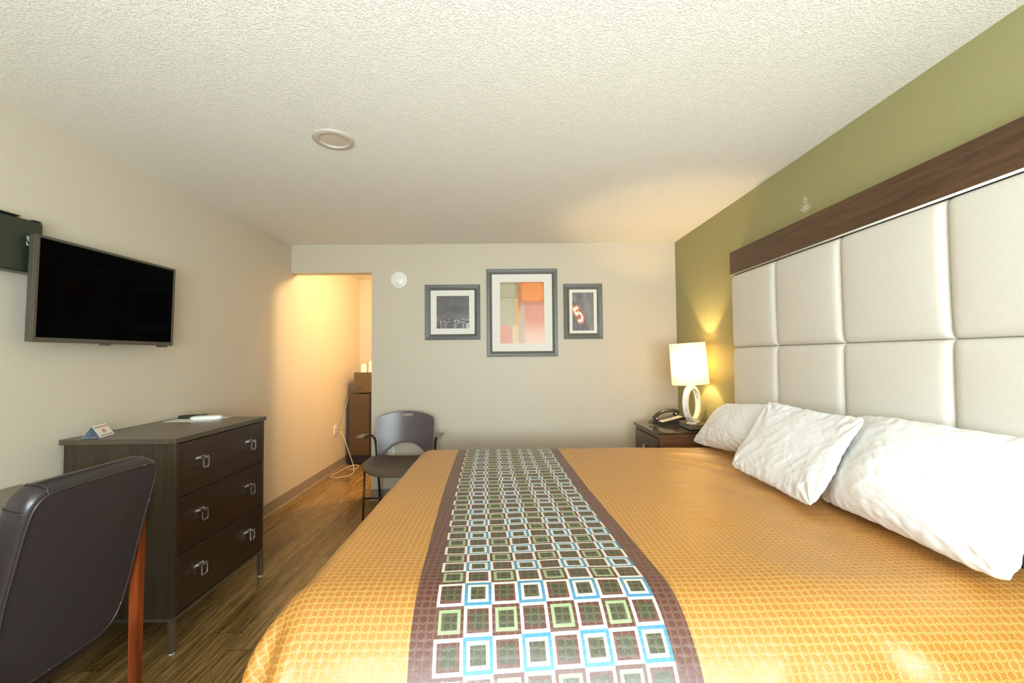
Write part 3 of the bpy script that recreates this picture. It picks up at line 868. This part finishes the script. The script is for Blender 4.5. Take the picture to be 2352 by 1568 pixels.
# cords
def cord(name, label, pts, r, mat, plug):
    t = thing(name, label, 'cord', plug)
    pv = Vector(plug)
    obj('plug', B(.0, .030, -.012, .012, -.012, .012, bev=.003), M['grey_plug'], t)
    obj('cable', tube(bmesh.new(), smoothpath([Vector(p) - pv for p in pts], 10), r, 7), mat, t, True)
px_ = XL + .009
cord('power_cord', 'white power cord looping on the floor below the alcove outlet', [(px_ + .03, 5.12, .466), (px_ + .06, 5.10, .470), (-1.985, 5.13, .40), (-1.92, 5.14, .20), (-1.86, 5.12, .05), (-1.83, 5.00, .006), (-1.86, 4.88, .006), (-1.98, 4.82, .006), (-2.04, 4.90, .006), (-2.02, 5.05, .006), (-1.99, 5.22, .012), (-1.93, 5.33, .02), (-1.87, 5.31, .012), (-1.87, 5.20, .006), (-1.93, 5.17, .006), (-1.965, 5.22, .006)], .0042, M['cord_white'], (px_, 5.12, .466))
cord('power_cord', 'grey power cord rising from the outlet to behind the fridge', [(px_ + .03, 5.12, .506), (px_ + .055, 5.13, .510), (-2.03, 5.24, .60), (-2.035, 5.36, .80), (-2.045, 5.55, .93), (-2.05, 5.8, .98)], .0035, M['cord_grey'], (px_, 5.12, .506))

# ================================================================ nightstand, lamp, phone
nt_z = .760
n0 = Vector((1.36, 3.52, 0))
t = thing('nightstand', 'dark glossy nightstand between the bed and the back wall', 'nightstand', n0, math.radians(3))
obj('cabinet', B(-.225, .230, -.245, .245, .02, .715, bev=.002), M['ns_side'], t)
obj('nightstand_top', B(-.250, .234, -.265, .260, .740, nt_z, bev=.002), M['ns_wood'], t)
obj('under_top', B(-.235, .232, -.255, .25, .7152, .7398), M['ns_side'], t)
for a, b in ((.48, .71), (.24, .475)):
    dr = obj('drawer', B(-.242, -.2255, -.240, .240, a, b, bev=.0015), M['ns_wood'], t)
    bm = B(-.262, -.256, -.018, .018, (a + b) / 2 - .012, (a + b) / 2 + .022, bev=.002); box(bm, -.257, -.242, -.006, .006, (a + b) / 2 + .010, (a + b) / 2 + .020)
    obj('handle', bm, M['chrome'], dr)

lp = Vector((1.508, 3.435, nt_z))
LX = 1.472
t = thing('table_lamp', 'lit table lamp with white ring base on the nightstand', 'lamp', lp)
obj('power_base', B(-.100, .100, -.115, .100, .006, .046, bev=.002), M['lampbox'], t)
obj('plinth', B(-.090, .090, -.105, .090, 0, .006), M['phone'], t)
bx = LX - lp.x
obj('socket_plate', B(-.085, -.050, -.07, .02, .046, .0475), M['slot'], t)
lean = Matrix.Translation((bx, -.035, .046)) @ Matrix.Rotation(math.radians(-3.6), 4, 'Y') 
bm = B(-.055, .055, -.035, .035, 0, .012, bev=.002); bm.transform(lean @ Matrix.Rotation(math.radians(46), 4, 'Z')); obj('foot_plate', bm, M['ring'], t)
# ring: flat band turned partly away from the camera
bm = bmesh.new(); NS = 72; RR, rw, rdp = .144, .024, .020
pr = [(RR, -rdp), (RR, rdp), (RR - rw, rdp), (RR - rw, -rdp)]
vs = []
for k in range(NS):
    a = 2 * pi * k / NS
    vs.append([bm.verts.new((cos(a) * r__, y_, sin(a) * r__ + RR + .010)) for r__, y_ in pr])
for k in range(NS):
    for i in range(4): bm.faces.new((vs[k][i], vs[(k + 1) % NS][i], vs[(k + 1) % NS][(i + 1) % 4], vs[k][(i + 1) % 4]))
bm.transform(lean @ Matrix.Rotation(math.radians(46), 4, 'Z'))
obj('ring', bm, M['ring'], t, 'auto')
bm = lathe(bmesh.new(), [(.012, .296), (.012, .36)], 16, closed=True); bm.transform(lean); obj('stem', bm, M['alu'], t)
bm = lathe(bmesh.new(), [(.1395, .312), (.1345, .640)], 64); bm.transform(lean)
sh = obj('lamp_shade', bm, M['shade'], t, True)
bm = lathe(bmesh.new(), [(.001, .36), (.02, .37), (.030, .41), (.02, .45), (.001, .458)], 20); bm.transform(lean)
blb = Mat('bulb glass', (1, .9, .7)); blb.set('Emission Color', (1, .80, .48, 1)); blb.set('Emission Strength', 20.0)
obj('bulb', bm, blb.m, t, True)
BULB = lp + lean @ Vector((0, 0, .47))

t = thing('telephone', 'black desk telephone with coiled cord on the nightstand', 'telephone', (1.365, 3.665, nt_z), math.radians(6))
bm = bmesh.new()
pts = [(-.110, .0), (.105, .0), (.120, .050), (.105, .066), (-.100, .020), (-.112, .012)]
a = [bm.verts.new((x, -.085, z)) for x, z in pts]; b = [bm.verts.new((x, .085, z)) for x, z in pts]
bm.faces.new(a); bm.faces.new(b[::-1])
for i in range(len(a)): j = (i + 1) % len(a); bm.faces.new((a[i], a[j], b[j], b[i]))
bmesh.ops.bevel(bm, geom=list(bm.edges), offset=.004, segments=2, affect='EDGES')
obj('body', bm, M['phone'], t, 'auto')
sl = math.atan2(.046, .205)
km = Matrix.Translation((-.09, 0, .0255)) @ Matrix.Rotation(-sl, 4, 'Y')
bm = B(.0, .185, -.080, -.010, 0, .003); bm.transform(km); kp = obj('keypad_plate', bm, M['phone_pale'], t)
bm = bmesh.new()
for i in range(5):
    for j in range(3): box(bm, .03 + i * .018, .042 + i * .018, -.068 + j * .018, -.056 + j * .018, .003, .006)
bm.transform(km); obj('keys', bm, M['grey_plug'], kp)
bm = tube(bmesh.new(), [km @ Vector(p) for p in smoothpath([(-.020, .035, .022), (.0, .035, .034), (.04, .035, .052), (.10, .035, .058), (.16, .035, .048), (.195, .035, .034), (.21, .035, .016)], 5)], .016, 12)
obj('handset', bm, M['phone'], t, True)
for xx in (.0, .185):
    bm = lathe(bmesh.new(), [(.024, .004), (.025, .014), (.018, .024)], 20, c=(xx, .035, 0), closed=True); bm.transform(km); obj('handset_cup', bm, M['phone'], t, 'auto')
cp = smoothpath([(-.11, .02, .03), (-.155, .01, .025), (-.175, -.03, .012), (-.13, -.10, .008), (-.05, -.135, .008), (.02, -.12, .008)], 30)
coil = []
for i, p in enumerate(cp):
    a = i * 1.15; coil.append(p + Vector((cos(a) * .0045, 0, sin(a) * .0045)))
obj('coiled_cord', tube(bmesh.new(), coil, .0016, 5), M['phone'], t, True)

# ================================================================ headboard
hx, hs = 1.535, .484
hy0 = 2.9285
t = thing('headboard', 'tall ivory tufted headboard with dark wood top band', 'headboard', (XR, hy0 - 2 * hs, 0))
hb = Vector((XR, hy0 - 2 * hs, 0))
obj('wood_band', B(1.545 - hb.x, XR - hb.x - .001, hy0 - 4 * hs - hb.y, hy0 - hb.y, 1.905, 2.0585, bev=.001), M['band'], t)
obj('backing_board', B(1.575 - hb.x, XR - hb.x - .001, hy0 - 4 * hs + .004 - hb.y, hy0 - .004 - hb.y, .12, 1.9045), M['dark_board'], t)
for r0, r1 in ((1.4005, 1.8975), (.905, 1.400)):
    for k in range(4):
        ya, yb_ = hy0 - (k + 1) * hs, hy0 - k * hs
        wy, wz = yb_ - ya, r1 - r0
        def f(u, v):
            # finer sampling near the edges
            su = .5 - .5 * cos(pi * u); sv = .5 - .5 * cos(pi * v)
            du = min(su, 1 - su) * wy; dv = min(sv, 1 - sv) * wz
            def rr(d, w=.034): q = min(1, d / w); return sqrt(max(0, 1 - (1 - q) ** 2))
            h_ = .026 * rr(du) ** .8 * rr(dv) ** .8 + .014 * rr(du, .2) * rr(dv, .2)
            return (1.574 - h_ - hb.x, ya + su * wy - hb.y, r0 + sv * wz)
        obj('upholstered_panel', grid(26, 26, f), M['linen'], t, True)
obj('piping', tube(bmesh.new(), [(1.549 - hb.x, hy0 - 4 * hs - hb.y, 1.9005), (1.549 - hb.x, hy0 - hb.y, 1.9005)], .0052, 8), M['linen'], t, True)

# ================================================================ bed
BZ = .715
by0, by1, bx0, bx1 = 1.0, 3.055, -.632, 1.515
rn, rf, rt_ = .25, .13, .10        # radii of the near, far and foot edges
t = thing('bed', 'king bed base and mattress under the gold bedspread', 'bed', (.45, 2.03, 0))
bo = Vector((.45, 2.03, 0))
obj('mattress', B(bx0 + .11 - bo.x, bx1 - bo.x, by0 + .15 - bo.y, by1 - .09 - bo.y, .36, BZ - .055, bev=.06, seg=4), M['mattress'], t, 'auto')
obj('box_spring', B(bx0 + .12 - bo.x, bx1 - bo.x, by0 + .16 - bo.y, by1 - .10 - bo.y, .12, .36, bev=.01), M['mattress'], t)
for a in (bx0 + .2, bx1 - .1):
    for b in (by0 + .3, by1 - .2): obj('leg', B(a - .03 - bo.x, a + .03 - bo.x, b - .03 - bo.y, b + .03 - bo.y, 0, .12), M['black_steel'], t)

def drop(s, r):
    """s = cloth length past the start of the rounded edge -> (outward, down)"""
    if s <= 0: return s, 0
    if s < r * pi / 2: a = s / r; return r * sin(a), r * (1 - cos(a))
    e = s - r * pi / 2
    return r + e * .10, r + e * .995
cx0, cyn, cyf = bx0 + rt_, by0 + rn, by1 - rf
def cloth(a, b):
    """cloth coordinates (metres over the mattress) -> world"""
    da = max(0, cx0 - a); dn = max(0, cyn - b); df_ = max(0, b - cyf)
    db, r_b, sg = (dn, rn, -1) if dn > 0 else (df_, rf, 1)
    if da > 0 and db > 0:
        L = hypot(da, db); th = math.atan2(db, da)      # 0 = foot, pi/2 = side
        w = (th / (pi / 2))
        r = rt_ * (1 - w) + r_b * w
        o_, dn_ = drop(L, r)
        extra = max(0, L - r * .6)
        fold = .38 * min(extra, .5) * sin(th * 9.5 + .2) * (sin(2 * th)) ** .5
        o_ += fold * .55
        x = cx0 - o_ * cos(th); y = (cyn if sg < 0 else cyf) + sg * o_ * sin(th)
        z = BZ - dn_
    else:
        ox_, dx_ = drop(da, rt_); oy_, dy_ = drop(db, r_b)
        hang = max(0, dx_ - rt_) + max(0, dy_ - r_b)
        wob = .012 * min(1, hang * 3) * (sin(b * 9 + 1) + .6 * sin(b * 17)) if da > 0 else .014 * min(1, hang * 3) * (sin(a * 7.3 + .8) + .6 * sin(a * 15.1))
        if da > 0: ox_ += wob
        if db > 0: oy_ += wob
        x = (cx0 - ox_) if da > 0 else a
        y = ((cyn if sg < 0 else cyf) + sg * oy_) if db > 0 else b
        z = BZ - dx_ - dy_
    # soft wrinkles
    p = Vector((a, b, 0))
    amp = .0035 + .004 * max(0, min(1, (a - .55) / .5))
    wr = amp * (noise.noise(p * 3.1) + .5 * noise.noise(Vector((a * 9 + b * 3, b * 5, 1.3))))
    wr += .0012 * noise.noise(Vector((a * 4, b * 30, 7)))
    def ridge(x0, y0, x1, y1, h_, w_):
        return h_ * exp(-(seg_d(a, b, x0, y0, x1, y1) / w_) ** 2)
    wr += ridge(1.06, 2.62, 1.20, 2.42, .010, .022) - ridge(1.00, 2.58, 1.14, 2.40, .008, .022)
    wr += ridge(1.10, 2.78, 1.30, 2.66, .007, .03)
    wr += ridge(.86, 1.16, 1.10, .86, .005, .045) + ridge(.70, 1.10, .60, .86, .004, .04) + ridge(1.02, 1.02, 1.42, .74, .008, .05) - ridge(.93, 1.00, 1.22, .74, .006, .05)
    wr += ridge(1.20, 1.04, 1.46, .90, .004, .04)
    sgn = min(1, max(dn, 0) / .25)
    return Vector((x, y - wr * sgn * 1.0, z + wr * (1 - .6 * sgn)))
A0, A1 = cx0 - .66, bx1
B0, B1 = cyn - .83, cyf + .68
nu, nv = 230, 260
bm = bmesh.new(); cu = bm.loops.layers.uv.new('cloth'); ru = bm.loops.layers.uv.new('runner')
def run_v(b):
    # the print is gathered a little on top of the bed
    return (b - 1.25) / .0572 if b > 1.25 else (b - 1.25) / .0765
def run_u(a, b):
    k = (b - 1.25) / 1.7
    left = -.203 - .090 * max(-.4, k) ; width = .586 - .018 * max(0, k)
    bow = .012 * sin(max(0, min(1, k)) * pi)
    return (a - left + bow) / (width / 8)
V = []; CO = []
for i in range(nu + 1):
    rv_ = []; rc_ = []
    for j in range(nv + 1):
        a = A0 + (A1 - A0) * i / nu; b = B0 + (B1 - B0) * j / nv
        rv_.append(bm.verts.new(cloth(a, b))); rc_.append((a, b))
    V.append(rv_); CO.append(rc_)
for i in range(nu):
    for j in range(nv):
        f_ = bm.faces.new((V[i][j], V[i + 1][j], V[i + 1][j + 1], V[i][j + 1]))
        for l, (ii, jj) in zip(f_.loops, ((i, j), (i + 1, j), (i + 1, j + 1), (i, j + 1))):
            a, b = CO[ii][jj]
            l[cu].uv = (a, b); l[ru].uv = (run_u(a, b), run_v(b - .045 * (a + .2)) + 1.40)
bs = obj('bedspread', bm, M['bedspread'], smooth=True, recalc=False)
tag(bs, 'gold ring patterned bedspread with a brown and blue squares stripe', 'bedspread')

# ================================================================ pillows
def pillow(label, yc, length, height, thick, bot, top, seed, tilt=0, grp='pillows against the headboard', roll=0, bulge=0, ends=(0, 0), wk=1, cut=0, shear=0, thin=0):
    """bot/top = (x, z) of the middle plane; length runs along y"""
    rnd = random.Random(seed)
    dirv = Vector((top[0] - bot[0], 0, top[1] - bot[1])); hgt = dirv.length; dirv.normalize()
    nrm = Vector((-dirv.z, 0, dirv.x))
    c = Vector(((bot[0] + top[0]) / 2, yc, (bot[1] + top[1]) / 2))
    t_ = bpy.data.objects.new('pillow', None)
    bm = bmesh.new(); nu, nv = 110, 76
    off = seed * 13.7
    corner = [(sx, sy) for sx in (-1, 1) for sy in (-1, 1)]
    def surf(u, v, side):
        s = -1 + 2 * u; h_ = -1 + 2 * v
        s = sin(s * pi / 2) * .35 + s * .65; h_ = sin(h_ * pi / 2) * .35 + h_ * .65
        px = s * (1 - .035 * (1 - h_ * h_) - .05 * (s * h_) ** 6); py = h_ * (1 - .045 * (1 - s * s) - .07 * (s * h_) ** 6)
        tk = (max(0, 1 - abs(s) ** 2.6)) ** .55 * (max(0, 1 - abs(h_) ** 2.3)) ** .60
        sag = 1 - .22 * h_          # fuller towards the bottom
        th_ = thick / 2 * tk * sag * (1 - thin * max(0, s) ** 1.5)
        # wrinkles: pulled from corners and along the long edges
        e = 1 - tk
        x_, y_ = s * length / 2, h_ * hgt / 2
        w = .0042 * noise.noise(Vector((x_ * 6 + off, y_ * 6, 2.1))) * 2
        ry = noise.noise(Vector((x_ * 24 + 2.5 * noise.noise(Vector((x_ * 4, y_ * 4, off))) + off, y_ * 4.5, .5)))
        w += .0050 * wk * (e ** 1.3) * (1 - abs(ry) * 3)
        # broad diagonal creases
        dgl = noise.noise(Vector(((x_ * .8 + y_ * 1.1) * 12 + off, (x_ - y_) * 3, off * .3)))
        w += .0036 * tk * (1 - min(1, abs(dgl) * 3.0)) ** 2
        dg2 = noise.noise(Vector(((x_ * .5 - y_ * 1.2) * 21 + off * 2, (x_ + y_) * 6, 3)))
        w -= .0022 * wk * tk * (1 - min(1, abs(dg2) * 5)) ** 2
        for (qx, qy) in corner:
            dc = hypot((s - qx) * length / 2, (h_ - qy) * hgt / 2)
            ang = math.atan2((h_ - qy) * hgt, (s - qx) * length)
            w += .008 * exp(-dc / .10) * sin(ang * 11 + off) * min(1, dc / .03)
        d_ = (th_ + w * min(1, tk * 3 + .15)) * (1 if side > 0 else -1)
        # edge ruffle in plane
        ruff = .006 * noise.noise(Vector((s * 9 + off, h_ * 9, 9))) 
        px += shear * h_ - cut * max(0, s) * (h_ + .3)
        P_ = Vector((0, px * length / 2 + ruff, 0)) + dirv * (py * hgt / 2 + ruff)
        if tilt: P_ = Matrix.Rotation(tilt, 3, nrm) @ P_
        P_ = P_ + nrm * (d_ + ends[0] * max(0, -s) ** 2 + ends[1] * max(0, s) ** 2)
        return P_
    F_ = [[None] * (nv + 1) for _ in range(nu + 1)]; G_ = [[None] * (nv + 1) for _ in range(nu + 1)]
    for i in range(nu + 1):
        for j in range(nv + 1):
            edge = i in (0, nu) or j in (0, nv)
            a = surf(i / nu, j / nv, 1); b = surf(i / nu, j / nv, -1)
            if edge: v_e = bm.verts.new((a + b) / 2); F_[i][j] = G_[i][j] = v_e
            else: F_[i][j] = bm.verts.new(a); G_[i][j] = bm.verts.new(b)
    for i in range(nu):
        for j in range(nv):
            bm.faces.new((F_[i][j], F_[i + 1][j], F_[i + 1][j + 1], F_[i][j + 1]))
            bm.faces.new((G_[i][j + 1], G_[i + 1][j + 1], G_[i + 1][j], G_[i][j]))
    for v_e in bm.verts:            # rest on the bed
        if v_e.co.z + c.z < BZ + .012: 
            dz = BZ + .012 - (v_e.co.z + c.z); v_e.co.z += dz * .97
        if v_e.co.x + c.x > 1.525: v_e.co.x = 1.525 - c.x
    bpy.data.objects.remove(t_)
    o_ = obj('pillow', bm, M['cotton'], smooth=True, loc=c)
    md = o_.modifiers.new('smooth', 'SUBSURF'); md.levels = 0; md.render_levels = 1
    return tag(o_, label, 'pillow', grp)
pillow('white pillow farthest from the camera, beside the lamp', 2.665, .75, .42, .17, (1.375, .745), (1.475, 1.045), 3, tilt=.13, ends=(-.06, .02), wk=2.0, cut=.42)
pillow('overexposed white pillow nearest the camera on the bed edge', 1.505, .80, .46, .21, (1.290, .742), (1.470, 1.115), 5, ends=(0, -.085), thin=.8)
pillow('middle white pillow overlapping its two neighbours', 1.972, .67, .475, .10, (1.212, .730), (1.398, 1.100), 8, tilt=-.01, ends=(.040, .012), shear=-.09)

# ================================================================ light
def area(name, loc_, rot, sx, sy, power, col):
    l = bpy.data.lights.new(name, 'AREA'); l.shape = 'RECTANGLE'; l.size = sx; l.size_y = sy; l.energy = power; l.color = col
    o = bpy.data.objects.new(name, l); COL.objects.link(o); o.location = loc_; o.rotation_euler = rot; return o
def point(name, loc_, power, col, r):
    l = bpy.data.lights.new(name, 'POINT'); l.energy = power; l.color = col; l.shadow_soft_size = r
    o = bpy.data.objects.new(name, l); COL.objects.link(o); o.location = loc_; return o
area('window_daylight', (.15, YW - .25, 1.50), (math.radians(90), 0, 0), 2.6, 1.6, 88, (.83, .955, 1.0))
area('ceiling_fill_light', (.15, YW - .45, .95), (math.radians(113), 0, 0), 2.8, 1.2, 128, (.87, .97, 1.0))  # added fill lamp outside the window, tilted up to brighten the ceiling
point('lamp_bulb', BULB, 17, (1, .71, .38), .022)
point('alcove_light', (-.85, 4.42, 2.30), 58, (1, .66, .33), .06)
w = bpy.data.worlds.new('outdoors'); SC.world = w; w.use_nodes = True
bg = w.node_tree.nodes['Background']; bg.inputs[0].default_value = (.9, .96, 1, 1); bg.inputs[1].default_value = 1.0

# ================================================================ camera
yaw, pitch, roll = .0076, .0336, -.0089
F = Vector((sin(yaw) * cos(pitch), cos(yaw) * cos(pitch), sin(pitch)))
R = Vector((cos(yaw), -sin(yaw), 0)); U = R.cross(F)
R2 = R * cos(roll) + U * sin(roll); U2 = -R * sin(roll) + U * cos(roll)
cam = bpy.data.cameras.new('camera'); cam.sensor_fit = 'HORIZONTAL'; cam.sensor_width = 36; cam.lens = 975.04 * 36 / 2352
cam.clip_start = .02
co = bpy.data.objects.new('camera', cam); COL.objects.link(co)
mt = Matrix((R2, U2, -F)).transposed().to_4x4(); mt.translation = (0, 0, 1.3553); co.matrix_world = mt
SC.camera = co

SC.view_settings.view_transform = 'Standard'; SC.view_settings.look = 'None'
SC.view_settings.exposure = 0.7; SC.view_settings.gamma = 1; SC.view_settings.use_curve_mapping = False
SC.cycles.max_bounces = 12; SC.cycles.diffuse_bounces = 8; SC.cycles.transparent_max_bounces = 8
SC.cycles.sample_clamp_indirect = 6
